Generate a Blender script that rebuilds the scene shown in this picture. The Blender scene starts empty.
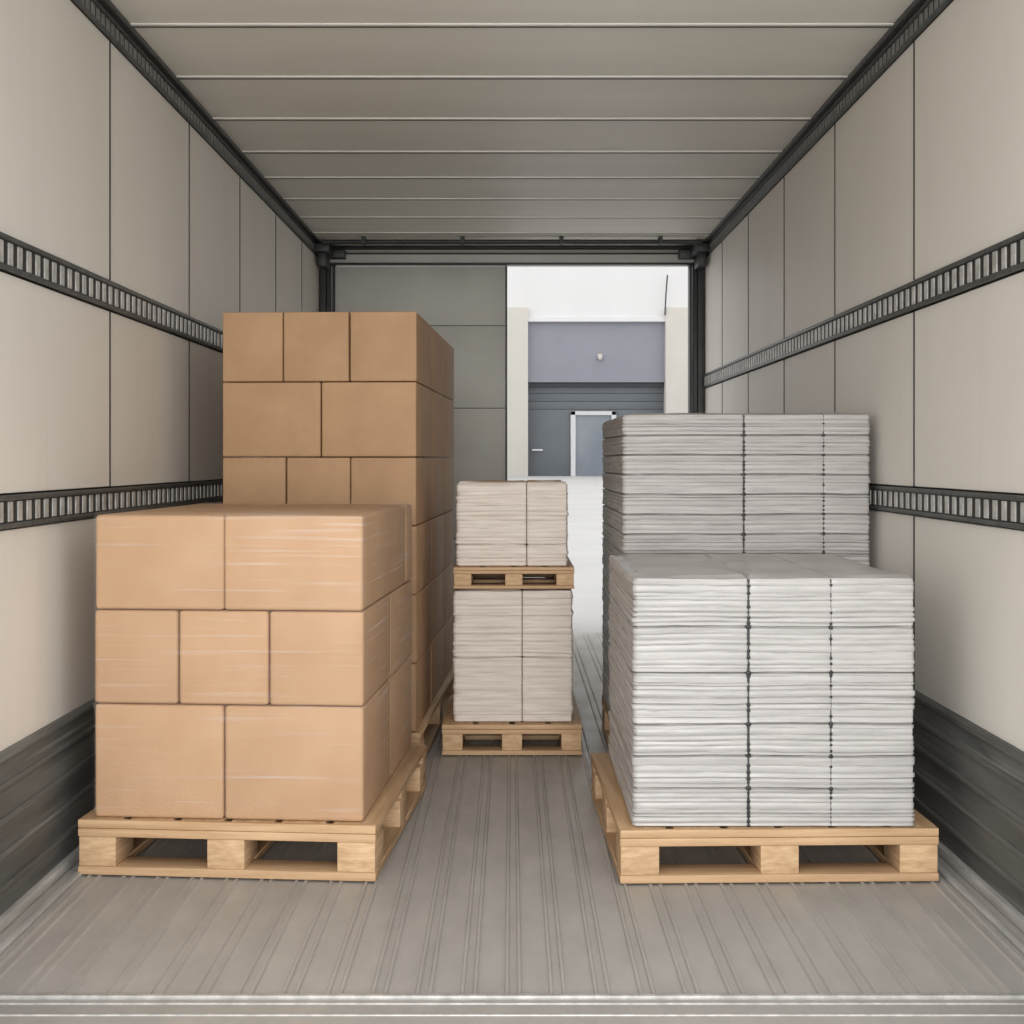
import bpy, bmesh, math, random
from mathutils import Vector, noise, Matrix
random.seed(7)
sc = bpy.context.scene
try:
    sc.view_settings.view_transform = 'Standard'
    sc.view_settings.look = 'None'
    sc.view_settings.exposure = 0.0
except Exception as e:
    print(e)

# ------------------------------------------------------------ materials
def srgb(r, g, b):
    def f(c):
        c /= 255.0
        return c/12.92 if c <= 0.04045 else ((c+0.055)/1.055)**2.4
    return (f(r), f(g), f(b), 1.0)

def mat(name, c1, c2=None, scale=(1, 1, 1), nscale=5.0, detail=4.0, rough=0.6, rough2=None,
        metallic=0.0, bump=0.0, bdist=0.002, coat=0.0, island=0.0, lo=0.35, hi=0.65, spec=0.5, bscale=None, streak=None):
    m = bpy.data.materials.new(name); m.use_nodes = True
    nt = m.node_tree; N = nt.nodes; L = nt.links
    b = N['Principled BSDF']
    b.inputs['Roughness'].default_value = rough
    b.inputs['Metallic'].default_value = metallic
    b.inputs['Specular IOR Level'].default_value = spec
    b.inputs['Coat Weight'].default_value = coat
    b.inputs['Coat Roughness'].default_value = 0.2
    tc = N.new('ShaderNodeTexCoord'); mp = N.new('ShaderNodeMapping')
    mp.inputs['Scale'].default_value = scale
    L.new(tc.outputs['Object'], mp.inputs['Vector'])
    nz = N.new('ShaderNodeTexNoise'); nz.inputs['Scale'].default_value = nscale
    nz.inputs['Detail'].default_value = detail; nz.inputs['Roughness'].default_value = 0.6
    L.new(mp.outputs[0], nz.inputs['Vector'])
    mr = N.new('ShaderNodeMapRange'); mr.inputs[1].default_value = lo; mr.inputs[2].default_value = hi
    L.new(nz.outputs['Fac'], mr.inputs[0])
    mx = N.new('ShaderNodeMix'); mx.data_type = 'RGBA'
    mx.inputs[6].default_value = c1; mx.inputs[7].default_value = c2 or c1
    L.new(mr.outputs[0], mx.inputs[0])
    col = mx.outputs[2]
    if streak:
        mp2 = N.new('ShaderNodeMapping'); mp2.inputs['Scale'].default_value = streak[0]
        L.new(tc.outputs['Object'], mp2.inputs['Vector'])
        n2 = N.new('ShaderNodeTexNoise'); n2.inputs['Scale'].default_value = 1.0; n2.inputs['Detail'].default_value = 3
        L.new(mp2.outputs[0], n2.inputs['Vector'])
        r2 = N.new('ShaderNodeMapRange'); r2.inputs[1].default_value = streak[2]; r2.inputs[2].default_value = streak[3]
        r2.inputs[4].default_value = streak[4]
        L.new(n2.outputs['Fac'], r2.inputs[0])
        m2 = N.new('ShaderNodeMix'); m2.data_type = 'RGBA'
        L.new(r2.outputs[0], m2.inputs[0]); L.new(col, m2.inputs[6]); m2.inputs[7].default_value = streak[1]
        col = m2.outputs[2]
    if island > 0:
        g = N.new('ShaderNodeNewGeometry')
        r = N.new('ShaderNodeMapRange'); r.inputs[3].default_value = 1-island; r.inputs[4].default_value = 1+island*0.6
        L.new(g.outputs['Random Per Island'], r.inputs[0])
        hs = N.new('ShaderNodeHueSaturation'); L.new(r.outputs[0], hs.inputs['Value'])
        L.new(col, hs.inputs['Color']); col = hs.outputs[0]
    L.new(col, b.inputs['Base Color'])
    if rough2 is not None:
        rr = N.new('ShaderNodeMapRange'); rr.inputs[3].default_value = rough; rr.inputs[4].default_value = rough2
        L.new(mr.outputs[0], rr.inputs[0]); L.new(rr.outputs[0], b.inputs['Roughness'])
    if bump > 0:
        bp = N.new('ShaderNodeBump'); bp.inputs['Strength'].default_value = bump
        bp.inputs['Distance'].default_value = bdist
        if bscale:
            mp3 = N.new('ShaderNodeMapping'); mp3.inputs['Scale'].default_value = bscale
            L.new(tc.outputs['Object'], mp3.inputs['Vector'])
            n3 = N.new('ShaderNodeTexNoise'); n3.inputs['Scale'].default_value = 1.0; n3.inputs['Detail'].default_value = 4
            L.new(mp3.outputs[0], n3.inputs['Vector']); L.new(n3.outputs['Fac'], bp.inputs['Height'])
        else:
            L.new(nz.outputs['Fac'], bp.inputs['Height'])
        L.new(bp.outputs[0], b.inputs['Normal'])
    return m

M = {}
M['panel'] = mat('wall_panel', srgb(239, 234, 226), srgb(232, 227, 218), scale=(1, 1, .5), nscale=2.0, rough=.5, bump=.05, lo=.3, hi=.7,
                 streak=((1, 14, .5), srgb(214, 208, 198), .6, .85, .3))
M['ceil'] = mat('ceiling_panel', srgb(240, 237, 228), srgb(233, 230, 221), scale=(.4, 2, 1), nscale=2.0, rough=.5)
M['rib'] = mat('ceiling_rib', srgb(240, 238, 231), srgb(230, 228, 220), scale=(1, 1, 1), rough=.4)
M['dark'] = mat('black_gap', srgb(38, 38, 36), srgb(48, 47, 44), rough=.6)
M['ceilgap'] = mat('ceiling_joint', srgb(96, 94, 89), srgb(86, 84, 80), rough=.6)
M['track'] = mat('steel_track', srgb(70, 73, 73), srgb(90, 92, 91), nscale=25, rough=.4, metallic=.2)
M['trackbar'] = mat('steel_track_bar', srgb(205, 204, 200), srgb(170, 169, 164), nscale=30, rough=.4, metallic=.1)
M['trackbar2'] = mat('dull_track_bar', srgb(140, 140, 136), srgb(120, 120, 116), nscale=30, rough=.5)
M['kick'] = mat('scuffed_kick_plate', srgb(72, 73, 71), srgb(96, 96, 92), scale=(1, .5, 4), nscale=4, rough=.5, rough2=.65,
                streak=((1, 1.5, 60), srgb(150, 149, 143), .58, .78, .45), bump=.1)
M['alu'] = mat('aluminium_rail', srgb(190, 189, 186), srgb(160, 159, 156), scale=(4, .6, 4), nscale=8, rough=.4, metallic=.3)
M['floor'] = mat('ribbed_floor', srgb(172, 168, 163), srgb(162, 158, 153), scale=(3, 1.2, 1), nscale=3, rough=.45, rough2=.55, bump=.1,
                 bscale=(25, 90, 20), streak=((14, 3, 1), srgb(184, 180, 175), .55, .85, .4), metallic=.0)
M['door'] = mat('grey_door_panel', srgb(192, 191, 184), srgb(184, 183, 176), nscale=3, rough=.5)
M['frame'] = mat('black_frame', srgb(44, 45, 46), srgb(54, 55, 56), nscale=12, rough=.5)
M['card'] = mat('cardboard', srgb(190, 153, 118), srgb(182, 144, 108), scale=(1, 1, 1), nscale=6, rough=.7, island=.06, bump=.06, bscale=(3, 3, 160))
M['card_shade'] = mat('cardboard_shaded', srgb(176, 141, 106), srgb(166, 131, 97), scale=(1, 1, 1), nscale=6, rough=.7, island=.06, bump=.06, bscale=(3, 3, 160))  # cardboard with the rear stack's shade darkened into its colour
M['paper'] = mat('white_paperboard', srgb(190, 188, 186), srgb(170, 168, 166), scale=(1, 1, 18), nscale=5, rough=.45, coat=.25, bump=.4, bdist=.004, bscale=(5, 5, 90))
M['paper2'] = mat('grey_paperboard', srgb(186, 183, 181), srgb(164, 161, 159), scale=(1, 1, 18), nscale=5, rough=.55, coat=.12, bump=.4, bdist=.004, bscale=(5, 5, 90))
M['paper3'] = mat('kraft_paperboard', srgb(224, 214, 205), srgb(203, 192, 182), scale=(1, 1, 20), nscale=6, rough=.6, bump=.3, bdist=.004, bscale=(5, 5, 90))
M['kraft'] = mat('kraft_top_sheet', srgb(196, 164, 130), srgb(182, 150, 118), nscale=6, rough=.7)
M['strap'] = mat('black_strap', srgb(34, 34, 36), srgb(46, 46, 48), rough=.5)
M['woodx'] = mat('pine_board_x', srgb(200, 167, 130), srgb(176, 142, 105), scale=(1.5, 30, 30), nscale=2.0, rough=.65, island=.1, bump=.2, bdist=.001)
M['woody'] = mat('pine_board_y', srgb(198, 165, 128), srgb(174, 140, 103), scale=(30, 1.5, 30), nscale=2.0, rough=.65, island=.1, bump=.2, bdist=.001)
M['block'] = mat('pine_block', srgb(208, 177, 140), srgb(180, 145, 108), scale=(12, 4, 50), nscale=1.5, rough=.7, island=.08, bump=.2, bdist=.001)
M['concrete'] = mat('yard_concrete', srgb(180, 180, 180), srgb(172, 172, 172), nscale=.6, rough=.8)
M['facade'] = mat('white_facade', srgb(217, 217, 218), srgb(213, 213, 214), scale=(.5, 1, .1), nscale=1, rough=.7)
M['pillar'] = mat('cream_pillar', srgb(198, 195, 188), srgb(191, 188, 181), nscale=.5, rough=.8)
M['blue'] = mat('bluegrey_cladding', srgb(138, 140, 150), srgb(133, 135, 145), nscale=.5, rough=.7)
M['shutter'] = mat('dark_shutter', srgb(98, 104, 110), srgb(92, 98, 104), nscale=.5, rough=.6)
M['glass'] = mat('door_glass', srgb(128, 134, 143), srgb(110, 117, 127), nscale=.4, rough=.3)
M['white'] = mat('white_trim', srgb(202, 204, 207), srgb(196, 198, 201), rough=.5)
M['darkline'] = mat('dark_shadow_gap', srgb(62, 65, 69), srgb(68, 70, 74), rough=.7)

def film_mat():
    m = bpy.data.materials.new('stretch_film'); m.use_nodes = True
    nt = m.node_tree; N = nt.nodes; L = nt.links
    b = N['Principled BSDF']; out = N['Material Output']
    b.inputs['Base Color'].default_value = (.85, .82, .78, 1); b.inputs['Roughness'].default_value = .28
    tr = N.new('ShaderNodeBsdfTransparent'); mix = N.new('ShaderNodeMixShader')
    tc = N.new('ShaderNodeTexCoord'); mp = N.new('ShaderNodeMapping'); mp.inputs['Scale'].default_value = (2.0, 2.0, 75)
    mp.inputs['Rotation'].default_value = (0, .02, 0)
    L.new(tc.outputs['Object'], mp.inputs['Vector'])
    n = N.new('ShaderNodeTexNoise'); n.inputs['Scale'].default_value = 1; n.inputs['Detail'].default_value = 3
    L.new(mp.outputs[0], n.inputs['Vector'])
    mr = N.new('ShaderNodeMapRange'); mr.inputs[1].default_value = .56; mr.inputs[2].default_value = .8
    mr.inputs[3].default_value = .04; mr.inputs[4].default_value = .34
    L.new(n.outputs['Fac'], mr.inputs[0])
    L.new(mr.outputs[0], mix.inputs[0]); L.new(tr.outputs[0], mix.inputs[1]); L.new(b.outputs[0], mix.inputs[2])
    bp = N.new('ShaderNodeBump'); bp.inputs['Strength'].default_value = .3; bp.inputs['Distance'].default_value = .003
    L.new(n.outputs['Fac'], bp.inputs['Height']); L.new(bp.outputs[0], b.inputs['Normal'])
    L.new(mix.outputs[0], out.inputs['Surface'])
    return m
M['film'] = film_mat()

# ------------------------------------------------------------ mesh helpers
def box(bm, lo, hi, bev=0.0, seg=2, mi=0):
    r = bmesh.ops.create_cube(bm, size=1.0)
    vs = r['verts']
    for v in vs:
        v.co = Vector([(lo[i]+hi[i])/2 + v.co[i]*(hi[i]-lo[i]) for i in range(3)])
    faces = set(f for v in vs for f in v.link_faces)
    for f in faces: f.material_index = mi
    if bev > 0:
        es = list(set(e for v in vs for e in v.link_edges))
        bmesh.ops.bevel(bm, geom=es, offset=bev, segments=seg, affect='EDGES', profile=.5, material=mi)

def finish(bm, name, mats, parent=None, loc=(0, 0, 0), rotz=0.0, smooth=True, angle=40):
    me = bpy.data.meshes.new(name)
    bm.to_mesh(me); bm.free()
    for m in mats: me.materials.append(m)
    if smooth:
        me.shade_smooth()
        me.set_sharp_from_angle(angle=math.radians(angle))
    ob = bpy.data.objects.new(name, me)
    sc.collection.objects.link(ob)
    ob.location = loc; ob.rotation_euler = (0, 0, rotz)
    if parent: ob.parent = parent
    return ob

def empty(name, loc=(0, 0, 0), rotz=0.0):
    e = bpy.data.objects.new(name, None); e.empty_display_size = .1
    sc.collection.objects.link(e); e.location = loc; e.rotation_euler = (0, 0, rotz)
    return e

# ------------------------------------------------------------ trailer
W = 1.22; CH = 2.455; Y0 = 2.25; Y1 = 7.94
seams = [Y0, 2.95, 3.79, 4.72, 5.6, 6.45, 7.25, Y1]
tracksZ = [(1.555, 1.64), (.935, 1.015)]
for side, s in (('left', -1), ('right', 1)):
    bm = bmesh.new()
    def wbox(xa, xb, y0, y1, z0, z1, bev=0, mi=0, seg=2):
        a, b = s*xa, s*xb
        box(bm, (min(a, b), y0, z0), (max(a, b), y1, z1), bev, seg, mi)
    wbox(W+.012, W+.06, Y0, Y1, -.1, CH+.06, mi=1)          # backing / outer skin
    for i in range(len(seams)-1):
        a, b = seams[i]+.003, seams[i+1]-.003
        for z0, z1 in ((.40, .93), (1.02, 1.55), (1.645, 2.37)):
            wbox(W, W+.011, a, b, z0, z1, .001, 0, 1)
            if i:
                wbox(W-.0025, W+.011, seams[i]-.0035, seams[i]+.0035, z0, z1, 0, 1)
    finish(bm, 'wall_'+side, [M['panel'], M['dark']])
    # tracks
    for k, (z0, z1) in enumerate(tracksZ+[(2.372, 2.44)]):
        bm = bmesh.new()
        wbox(W-.004, W+.011, Y0, Y1, z0, z1, 0, 1)
        wbox(W-.014, W, Y0, Y1, z1-.013, z1, .003, 0)
        wbox(W-.014, W, Y0, Y1, z0, z0+.013, .003, 0)
        y = Y0+.01; per = .058 if k < 2 else .045
        while y < Y1-.03:
            wbox(W-.0075, W-.002, y, y+.025, z0+.016, z1-.016, 0, 2)
            y += per
        nm = 'trim_%d' % (1+k+(0 if s < 0 else 3))
        finish(bm, nm, [M['track'], M['dark'], M['trackbar'] if k < 2 else M['trackbar2']])
    # cove + kick plate
    bm = bmesh.new()
    wbox(W-.03, W+.011, Y0, Y1, 2.44, CH, .004, 1)
    wbox(W-.036, W-.028, Y0, Y1, 2.440, CH, .002, 0)
    finish(bm, 'trim_%d' % (7 if s < 0 else 8), [M['track'], M['dark']])
    bm = bmesh.new()
    wbox(W-.018, W+.011, Y0, Y1, .02, .405, .004)
    for z in (.395, .33, .25, .17, .09):
        wbox(W-.025, W-.012, Y0, Y1, z-.008, z+.008, .004)
    wbox(W-.035, W-.012, Y0, Y1, .0, .03, .006, 1)
    wbox(W-.085, W-.065, Y0, Y1, .0, .012, .004, 1)
    finish(bm, 'baseboard_'+side, [M['kick'], M['alu']])

# ceiling
bm = bmesh.new()
box(bm, (-W-.06, Y0, CH+.02), (W+.06, Y1, CH+.08), mi=1)
cy = [Y0, 2.85, 3.37, 3.9, 4.43, 4.97, 5.5, 6.0, 6.49, 6.98, 7.46, Y1]
for i in range(len(cy)-1):
    box(bm, (-W, cy[i]+.002, CH), (W, cy[i+1]-.002, CH+.02), .002, 1, 0)
    if i:
        box(bm, (-W+.03, cy[i]-.022, CH-.004), (W-.03, cy[i]-.004, CH+.001), .002, 2, 2)
        box(bm, (-W+.03, cy[i]-.004, CH-.005), (W-.03, cy[i]+.006, CH+.001), 0, 2, 3)
finish(bm, 'ceiling', [M['ceil'], M['dark'], M['rib'], M['ceilgap']])

# floor with extruded ribs
bm = bmesh.new()
prof = []
x = -W+.10
prof.append((-W, 0))
per = .092
while x < W-.10:
    for o in (0.0, .026):
        a = x+o
        prof += [(a, 0), (a+.003, .0055), (a+.008, .0055), (a+.011, 0)]
    x += per
prof.append((W, 0))
va = [bm.verts.new((p[0], 2.555, p[1])) for p in prof]
vb = [bm.verts.new((p[0], Y1, p[1])) for p in prof]
for i in range(len(prof)-1):
    bm.faces.new((va[i], va[i+1], vb[i+1], vb[i]))
box(bm, (-W-.06, Y0, -.12), (W+.06, Y1, -.004), mi=0)
finish(bm, 'floor', [M['floor']], angle=25)
bm = bmesh.new()
box(bm, (-W-.06, Y0, -.06), (W+.06, 2.548, .001), .002, 2, 1)
box(bm, (-W-.06, 2.545, -.06), (W+.06, 2.558, .009), .003, 3)
box(bm, (-W-.06, 2.522, -.06), (W+.06, 2.528, .004), .002, 3)
box(bm, (-W-.06, 2.470, -.06), (W+.06, 2.476, .004), .002, 3)
finish(bm, 'door_sill', [M['alu'], M['floor']])

# far end frame
bm = bmesh.new()
box(bm, (-W-.06, Y1, 2.34), (W+.06, Y1+.08, CH+.08), .004, 2, 1)
box(bm, (-W, Y1-.03, 2.338), (W, Y1+.01, 2.350), .004, 2, 0)
box(bm, (-W, Y1-.05, 2.435), (W, Y1+.0, 2.452), .004, 2, 0)
box(bm, (-W, Y1-.03, 2.405), (W, Y1+.0, 2.413), .002, 2, 0)
finish(bm, 'trim_9', [M['frame'], M['door']])
for s, nm in ((-1, 'trim_10'), (1, 'trim_11')):
    bm = bmesh.new()
    def wb(xa, xb, y0, y1, z0, z1, bev=0.004, mi=0):
        a, b = s*xa, s*xb
        box(bm, (min(a, b), y0, z0), (max(a, b), y1, z1), bev, 2, mi)
    wb(1.15, W+.06, Y1, Y1+.1, -.1, 2.36)
    wb(1.175, 1.215, Y1-.05, Y1, .0, 2.42)
    wb(1.125, 1.14, Y1-.02, Y1+.06, 0, 2.35)
    wb(1.12, 1.21, Y1-.28, Y1-.05, 2.38, 2.43)
    wb(1.05, 1.15, Y1-.10, Y1-.03, 2.37, 2.42)
    wb(1.15, 1.20, Y1-.22, Y1-.05, 2.30, 2.38)
    finish(bm, nm, [M['frame']])
# overhead shutter roller shaft
bm = bmesh.new()
r = bmesh.ops.create_cone(bm, cap_ends=True, segments=20, radius1=.014, radius2=.014, depth=2.3,
                          matrix=Matrix.Translation((0, Y1-.35, 2.425)) @ Matrix.Rotation(math.pi/2, 4, 'Y'))
for xx in (-.9, -.3, .3, .9):
    box(bm, (xx-.012, Y1-.38, 2.41), (xx+.012, Y1-.32, CH), .002, 1)
finish(bm, 'roller_shaft', [M['frame']])

# sliding door leaf (left half)
bm = bmesh.new()
xa, xb = -1.13, -.03
for z0, z1 in ((.0, .6), (.6, 1.43), (1.43, 1.955), (1.955, 2.335)):
    box(bm, (xa, Y1+.02, z0+.002), (xb, Y1+.05, z1-.002), .003, 2, 0)
box(bm, (xa, Y1+.026, 0), (xb, Y1+.046, 2.33), 0, 1, 1)
box(bm, (xb-.012, Y1+.012, 0), (xb, Y1+.056, 2.335), .002, 1, 1)
finish(bm, 'door_1', [M['door'], M['frame']])

# ------------------------------------------------------------ pallets
def pallet(loc, w, d, h, yaw, nd=6, name='wooden_pallet', blockw=.10):
    root = empty(name, loc, yaw)
    t = h*.155
    bm = bmesh.new()   # boards along x: bottom + stringers
    zt = h-2*t
    for yc in (0, d/2-.045, d-.09):
        box(bm, (-w/2, yc, 0), (w/2, yc+.09, t), .003, 2)
        box(bm, (-w/2, yc, zt), (w/2, yc+.09, zt+t), .003, 2)
    box(bm, (-w/2, 0, h-t+.0005), (w/2, .016, h), .003, 2)
    box(bm, (-w/2, d-.016, h-t+.0005), (w/2, d, h), .003, 2)
    finish(bm, 'boards_cross', [M['woodx']], root)
    bm = bmesh.new()
    gap = .02; bw = (w-gap*(nd-1))/nd
    for i in range(nd):
        a = -w/2+i*(bw+gap)
        box(bm, (a, .0165, h-t+.0005), (a+bw, d-.0165, h), .002, 2)
    for xa in (-w/2, -blockw/2, w/2-blockw):
        box(bm, (xa, .092, .001), (xa+blockw, d/2-.047, t), .002, 1)
        box(bm, (xa, d/2+.047, .001), (xa+blockw, d-.092, t), .002, 1)
    finish(bm, 'deck_boards', [M['woody']], root)
    bm = bmesh.new()
    for xa in (-w/2+.002, -blockw/2, w/2-blockw-.002):
        for ya, bd in ((.003, .13), (d/2-.06, .12), (d-.133, .13)):
            box(bm, (xa, ya, t), (xa+blockw, ya+bd, zt), .003, 2)
    finish(bm, 'blocks', [M['block']], root)
    return root

FZ = .006
pallet((-.750, 3.27, FZ), .795, .93, .145, math.radians(-4.2))
pallet((.694, 3.235, FZ), .83, .86, .138, math.radians(1.4))
pallet((0.0, 4.63, FZ), .52, .60, .113, 0, nd=4, blockw=.075)
pallet((.007, 4.645, .621), .45, .54, .080, 0, nd=4, blockw=.065)
pallet((-.672, 4.42, FZ), .70, 1.48, .13, math.radians(-2.6))
pallet((.765, 4.13, FZ), .80, .96, .14, 0)

# ------------------------------------------------------------ cardboard boxes
def box_stack(name, loc, yaw, w, d, layers, m, bev=.010, film=False, gap=.0025):
    root = empty(name, loc, yaw)
    bm = bmesh.new(); z = 0
    for (h, splits, ds) in layers:
        xs = [-w/2]+[-w/2+w*s for s in splits]+[w/2]
        ys = [0]+[d*s for s in ds]+[d]
        for i in range(len(xs)-1):
            for j in range(len(ys)-1):
                jx = random.uniform(-.0015, .0015); jy = random.uniform(-.0015, .0025)
                box(bm, (xs[i]+gap/2+jx, ys[j]+gap/2+jy, z+gap*.2), (xs[i+1]-gap/2+jx, ys[j+1]-gap/2+jy, z+h-gap*.6), bev, 3)
        z += h
    finish(bm, 'boxes', [m], root, angle=60)
    if film:
        bm = bmesh.new()
        o = .004
        box(bm, (-w/2-o, -o, .002), (w/2+o, d+o, z+o), .014, 4)
        bm.faces.ensure_lookup_table()
        fs = [f for f in bm.faces if f.calc_center_median().z < .003]
        bmesh.ops.delete(bm, geom=fs, context='FACES')
        finish(bm, 'stretch_film', [M['film']], root, angle=80)
    return root

box_stack('cardboard_box_stack', (-.748, 3.29, .152), math.radians(-3.8), .722, .88,
          [(.302, [.485], [.5]), (.250, [.315, .65], [.5]), (.252, [.485], [.85])], M['card'], bev=.009, film=True, gap=.003)
box_stack('cardboard_box_stack', (-.683, 4.43, .139), math.radians(-2.5), .696, 1.46,
          [(.243, [.5], [.33, .67]), (.243, [.33, .66], [.33, .67]), (.243, [.5], [.33, .67]),
           (.243, [.33, .66], [.33, .67]), (.267, [.51], [.36, .68]), (.250, [.315, .655], [.33, .67])], M['card_shade'], bev=.005, gap=.004)

# ------------------------------------------------------------ flat sheet stacks
def ring(x0, x1, y0, y1, rl, rr, step=.022):
    pts = []
    def seg(a, b):
        n = max(2, int((Vector(b)-Vector(a)).length/step))
        for i in range(n):
            t = i/n
            pts.append((a[0]+(b[0]-a[0])*t, a[1]+(b[1]-a[1])*t))
    def arc(cx, cy, a0, r):
        for i in range(4):
            a = a0+math.pi/2*i/4
            pts.append((cx+r*math.cos(a), cy+r*math.sin(a)))
    seg((x0+rl, y0), (x1-rr, y0)); arc(x1-rr, y0+rr, -math.pi/2, rr)
    seg((x1, y0+rr), (x1, y1-rr)); arc(x1-rr, y1-rr, 0, rr)
    seg((x1-rr, y1), (x0+rl, y1)); arc(x0+rl, y1-rl, math.pi/2, rl)
    seg((x0, y1-rl), (x0, y0+rl)); arc(x0+rl, y0+rl, math.pi, rl)
    return pts

def sheet_column(bm, x0, x1, y0, y1, z0, z1, tmin, tmax, majors, seed, rl=.014, rr=.014, amp=.004, groove=.003, wave=.003,
                 topround=.016, concave=0.0, mgroove=.008, sx=(0, 1, 0), topmi=0):
    rnd = random.Random(seed)
    base = ring(x0, x1, y0, y1, rl, rr)
    cx, cy = (x0+x1)/2, (y0+y1)/2
    levels = []
    z = z0; sid = 0
    maj = sorted(majors)+[z1]
    for mz in maj:
        while z < mz-1e-5:
            t = rnd.uniform(tmin, tmax)
            if mz-(z+t) < tmin: t = mz-z
            first = abs(z-z0) < 1e-6 or any(abs(z-q) < 1e-5 for q in majors)
            last = abs(z+t-mz) < 1e-5
            g = groove*rnd.uniform(.4, 1.5); off = rnd.uniform(0, amp)
            gi = mgroove if first else g
            gl = mgroove if last else g
            e = min(t*.3, .004)
            levels += [(z+.0003, gi+off*.3, sid, first), (z+e, off, sid, False), (z+t-e, off, sid, False), (z+t, gl+off*.3, sid, last)]
            z += t; sid += 1
    rows = []
    for (z, ins, s, major) in levels:
        row = []
        tr = 0
        if z1-z < topround: tr = topround-math.sqrt(max(0, topround**2-(topround-(z1-z))**2))
        for (px, py) in base:
            d = Vector((px-cx, py-cy))
            nx = max(-1, min(1, d.x/((x1-x0)/2))); ny = max(-1, min(1, d.y/((y1-y0)/2)))
            n1 = noise.noise(Vector((px*5, py*5, s*1.7+seed)))*amp
            n2 = noise.noise(Vector((px*22, py*22, s*3.1+seed*2)))*amp*.4
            I = ins+tr+n1+n2
            Ix = I
            if (nx < 0 and sx[0]) or (nx > 0 and sx[2]):
                k = sx[0] if nx < 0 else sx[2]
                Ix = .006*k if major else .0006*k
            qx = px-Ix*(nx if abs(nx) > .93 else 0); qy = py-I*(ny if abs(ny) > .93 else 0)
            hz = (z-z0)/(z1-z0)
            wz = noise.noise(Vector((px*3.0, py*3.0, z*6+seed*5)))*wave*min(1, hz*4)
            wz += noise.noise(Vector((px*14, py*14, s*.9+seed)))*wave*.35*min(1, hz*4)
            row.append(bm.verts.new((qx, qy, z+wz)))
        rows.append(row)
    nside = len(rows)
    last = rows[-1]
    for sca in (.985, .94, .86, .72, .5, .25):
        row = []
        for v in last:
            qx = cx+(v.co.x-cx)*sca; qy = cy+(v.co.y-cy)*sca
            k = 1-sca
            wz = noise.noise(Vector((qx*9, qy*9, seed*3.3)))*wave*1.2
            row.append(bm.verts.new((qx, qy, z1+.0015+wz-concave*min(1, k*6) + (.004*min(1, k*4) if concave == 0 else 0))))
        rows.append(row)
    for ri, (a, b) in enumerate(zip(rows[:-1], rows[1:])):
        n = len(a)
        for i in range(n):
            f = bm.faces.new((a[i], a[(i+1) % n], b[(i+1) % n], b[i]))
            if ri >= nside: f.material_index = topmi
    c = bm.verts.new((cx, cy, z1+(.006 if concave == 0 else -concave)))
    a = rows[-1]
    for i in range(len(a)):
        f = bm.faces.new((a[i], a[(i+1) % len(a)], c)); f.material_index = topmi
    return levels

def sheet_stack(name, loc, yaw, w, d, h, cols, majors, m, seed, tight=(), strap=False, **kw):
    root = empty(name, loc, yaw)
    xs = [-w/2]+[-w/2+w*c for c in cols]+[w/2]
    n = len(xs)-1
    for i in range(n):
        def rad(j):   # j = boundary index
            if j == 0 or j == n: return .014, 0
            return (.0015, .45) if j in tight else (.006, 1.0)
        rl, kl = rad(i); rr, kr = rad(i+1)
        bm = bmesh.new()
        lv = sheet_column(bm, xs[i]+.0002, xs[i+1]-.0002, 0, d, 0, h, seed=seed, majors=majors, rl=rl, rr=rr, sx=(kl, 0, kr), **kw)
        bmesh.ops.recalc_face_normals(bm, faces=bm.faces)
        finish(bm, 'sheets_%d' % (i+1), [m, M['kraft']], root, angle=50)
    if strap:
        # black banding threaded down each seam with a knot in the bundle grooves
        bm = bmesh.new()
        for j in range(1, n):
            hw = .0016 if j in tight else .003
            box(bm, (xs[j]-hw, .0035, .004), (xs[j]+hw, .012, h-.006), 0)
            box(bm, (xs[j]-hw, d-.012, .004), (xs[j]+hw, d-.0035, h-.006), 0)
            rk = random.Random(seed+j)
            zs = sorted(set(round(q, 4) for q in majors))
            minor = [round(l[0], 4) for l in lv if not l[3]][::4]
            for q in zs+[z for z in minor if rk.random() < .6]:
                if q > h-.015: continue
                big = q in zs
                a = (.0065 if big else .0048)*(.75 if j in tight else 1)
                hh = (.0050 if big else .0035)
                dz = noise.noise(Vector((xs[j]*3.0, 0, q*6+seed*5)))*kw.get('wave', .003)
                box(bm, (xs[j]-a, .0002, q-hh+dz), (xs[j]+a, .012, q+hh+dz), .0014, 2)
        finish(bm, 'strapping', [M['strap']], root)
    return root

sheet_stack('flat_cardboard_stack', (.682, 3.25, .145), 0, .740, .82, .650, [.41, .70],
            [.10, .185, .268, .400, .52], M['paper'], 3, tight=(2,), strap=True, tmin=.008, tmax=.020, wave=.004, amp=.004, groove=.004, mgroove=.012)
sheet_stack('flat_cardboard_stack', (.7765, 4.14, .149), 0, .826, .92, 1.105, [.49, .81],
            [.116+.0655*i for i in range(0, 15)], M['paper2'], 11, tight=(2,), strap=True, tmin=.008, tmax=.017, wave=.003, amp=.003, groove=.003, mgroove=.011)
# centre
sheet_stack('kraft_paper_stack', (.004, 4.665, .121), 0, .452, .50, .492, [.575], [.24], M['paper3'], 23, tmin=.010, tmax=.028, wave=.005, amp=.004)
sheet_stack('open_top_kraft_bundle', (0.0, 4.675, .7025), 0, .424, .48, .315, [.63], [.08], M['paper3'], 29, tmin=.009, tmax=.022, wave=.004, amp=.004, concave=.012, topmi=1)  # upper tier: kraft paper bundles with open, sunken tops

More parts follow.
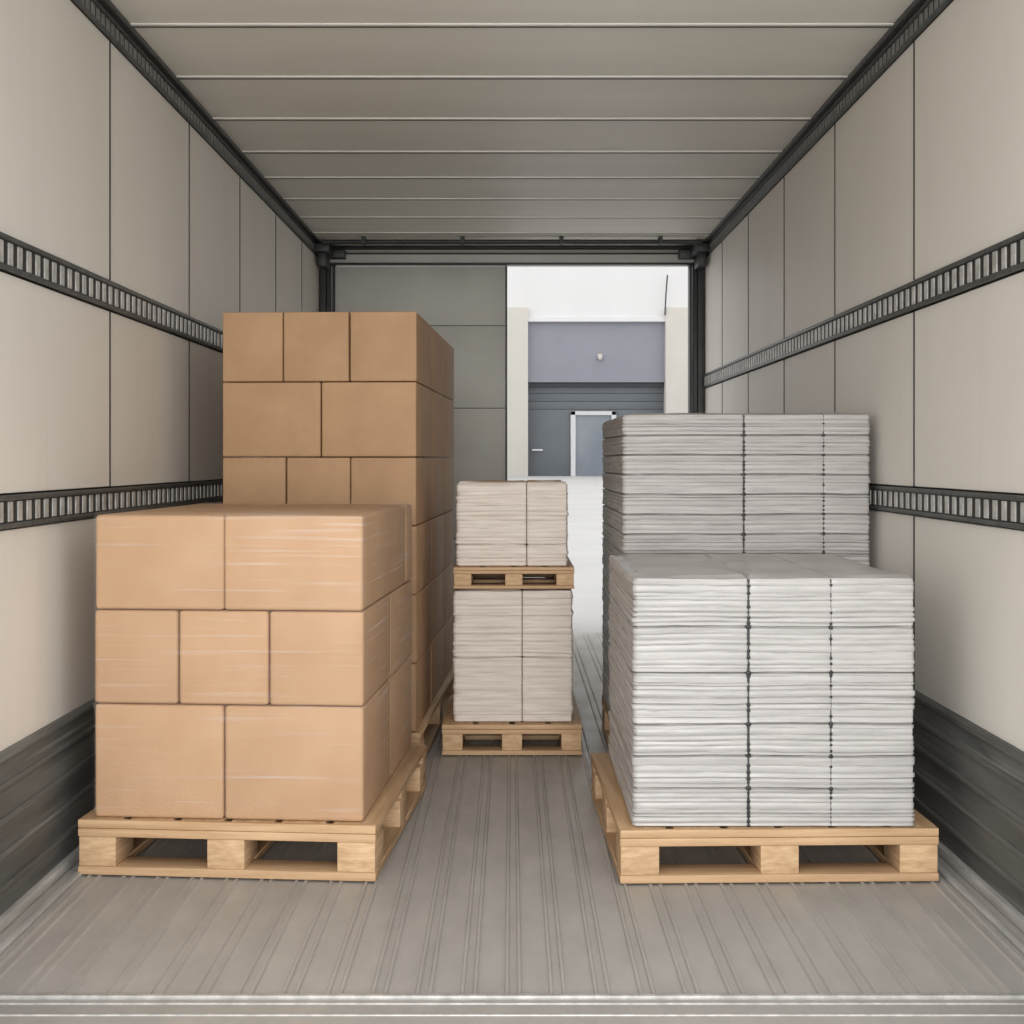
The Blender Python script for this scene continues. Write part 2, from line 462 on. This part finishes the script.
# ------------------------------------------------------------ outside
bm = bmesh.new()
v = [bm.verts.new(p) for p in ((-60, Y1+.1, -.03), (60, Y1+.1, -.03), (60, 75, .42), (-60, 75, .42))]
bm.faces.new(v)
v = [bm.verts.new(p) for p in ((-60, -60, -.13), (60, -60, -.13), (60, Y1+.1, -.13), (-60, Y1+.1, -.13))]
bm.faces.new(v)
v = [bm.verts.new(p) for p in ((-60, Y1+.1, -.13), (60, Y1+.1, -.13), (60, Y1+.1, -.03), (-60, Y1+.1, -.03))]
bm.faces.new(v)
finish(bm, 'ground', [M['concrete']], smooth=False)

BY = 60.0; k = BY/1250.0
X = lambda px: (px-512)*k
Z = lambda py: 1.1+(460-py)*k
root = empty('warehouse_building', (0, BY, 0))
gz = .2
bm = bmesh.new()
box(bm, (X(100), 0, Z(319)), (X(1100), 8, Z(180)), .02, 1)
box(bm, (X(100), -.15, Z(322)), (X(1100), .2, Z(317)), .02, 1)
finish(bm, 'upper_facade', [M['facade']], root)
bm = bmesh.new()
for a, b in ((497, 528), (665, 700), (300, 360), (840, 880)):
    box(bm, (X(a), -.3, gz), (X(b), .8, Z(308)), .03, 2)
finish(bm, 'pillars', [M['pillar']], root)
bm = bmesh.new()
box(bm, (X(360), .1, Z(382)), (X(840), 8, Z(319)), 0)
finish(bm, 'blue_cladding', [M['blue']], root)
bm = bmesh.new()
for a, b in ((360, 497), (528, 665), (700, 840)):
    zz = [gz, Z(409), Z(401), Z(393), Z(384)]
    for z0, z1 in zip(zz[:-1], zz[1:]):
        box(bm, (X(a), .5, z0+.003), (X(b), .7, z1-.006), .02, 2)
finish(bm, 'shutters', [M['shutter']], root)
bm = bmesh.new()
box(bm, (X(360), .3, Z(386)), (X(840), .9, Z(382)), 0)
box(bm, (X(360), .75, gz), (X(840), .8, Z(384)), 0)
finish(bm, 'shadow_gap', [M['darkline']], root)
bm = bmesh.new()
for a, b, c, d in ((571, 576, gz, Z(411)), (612, 617, gz, Z(411)), (571, 617, Z(415), Z(411))):
    box(bm, (X(a), .3, c), (X(b), .5, d), .02, 1)
box(bm, (X(532), .35, Z(451)), (X(543), .5, Z(449)), .02, 1)
finish(bm, 'personnel_door_frame', [M['white']], root)
bm = bmesh.new()
box(bm, (X(576), .4, gz), (X(612), .48, Z(415)), 0)
finish(bm, 'personnel_door_glass', [M['glass']], root)
bm = bmesh.new()
bmesh.ops.create_uvsphere(bm, u_segments=14, v_segments=8, radius=.11, matrix=Matrix.Translation((X(600), -.05, Z(358))))
box(bm, (X(600)-.12, -.02, Z(357)), (X(600)+.12, .12, Z(354)), .03, 2)
finish(bm, 'wall_lamp', [M['pillar']], root)
cu = bpy.data.curves.new('whip_antenna', 'CURVE'); cu.dimensions = '3D'; cu.bevel_depth = .035
sp = cu.splines.new('BEZIER'); sp.bezier_points.add(2)
for p, co in zip(sp.bezier_points, ((X(664), BY-.35, Z(316)), (X(665), BY-.35, Z(297)), (X(666.5), BY-.35, Z(276)))):
    p.co = co; p.handle_left_type = p.handle_right_type = 'AUTO'
o = bpy.data.objects.new('whip_antenna', cu); sc.collection.objects.link(o); cu.materials.append(M['darkline'])

# ------------------------------------------------------------ light
w = bpy.data.worlds.new('overcast_sky'); sc.world = w; w.use_nodes = True
bg = w.node_tree.nodes['Background']
bg.inputs['Color'].default_value = (1.0, .99, .975, 1); bg.inputs['Strength'].default_value = 1.68
la = bpy.data.lights.new('added_fill_light', 'AREA'); la.shape = 'SQUARE'; la.size = 4.0; la.energy = 580  # added soft fill behind the camera, brightens the deep interior
la.color = (1, .985, .96)
lo = bpy.data.objects.new('added_fill_light', la); sc.collection.objects.link(lo)
lo.location = (0, -7, 2.0); lo.rotation_euler = (math.radians(88), 0, 0)

# ------------------------------------------------------------ camera
cam = bpy.data.cameras.new('camera'); co = bpy.data.objects.new('camera', cam); sc.collection.objects.link(co)
co.location = (0, 0, 1.1); co.rotation_euler = (math.pi/2, 0, 0)
cam.sensor_width = 36; cam.sensor_fit = 'HORIZONTAL'; cam.lens = 1250/1024*36
cam.shift_y = -52/1024.0
cam.clip_end = 500
sc.camera = co
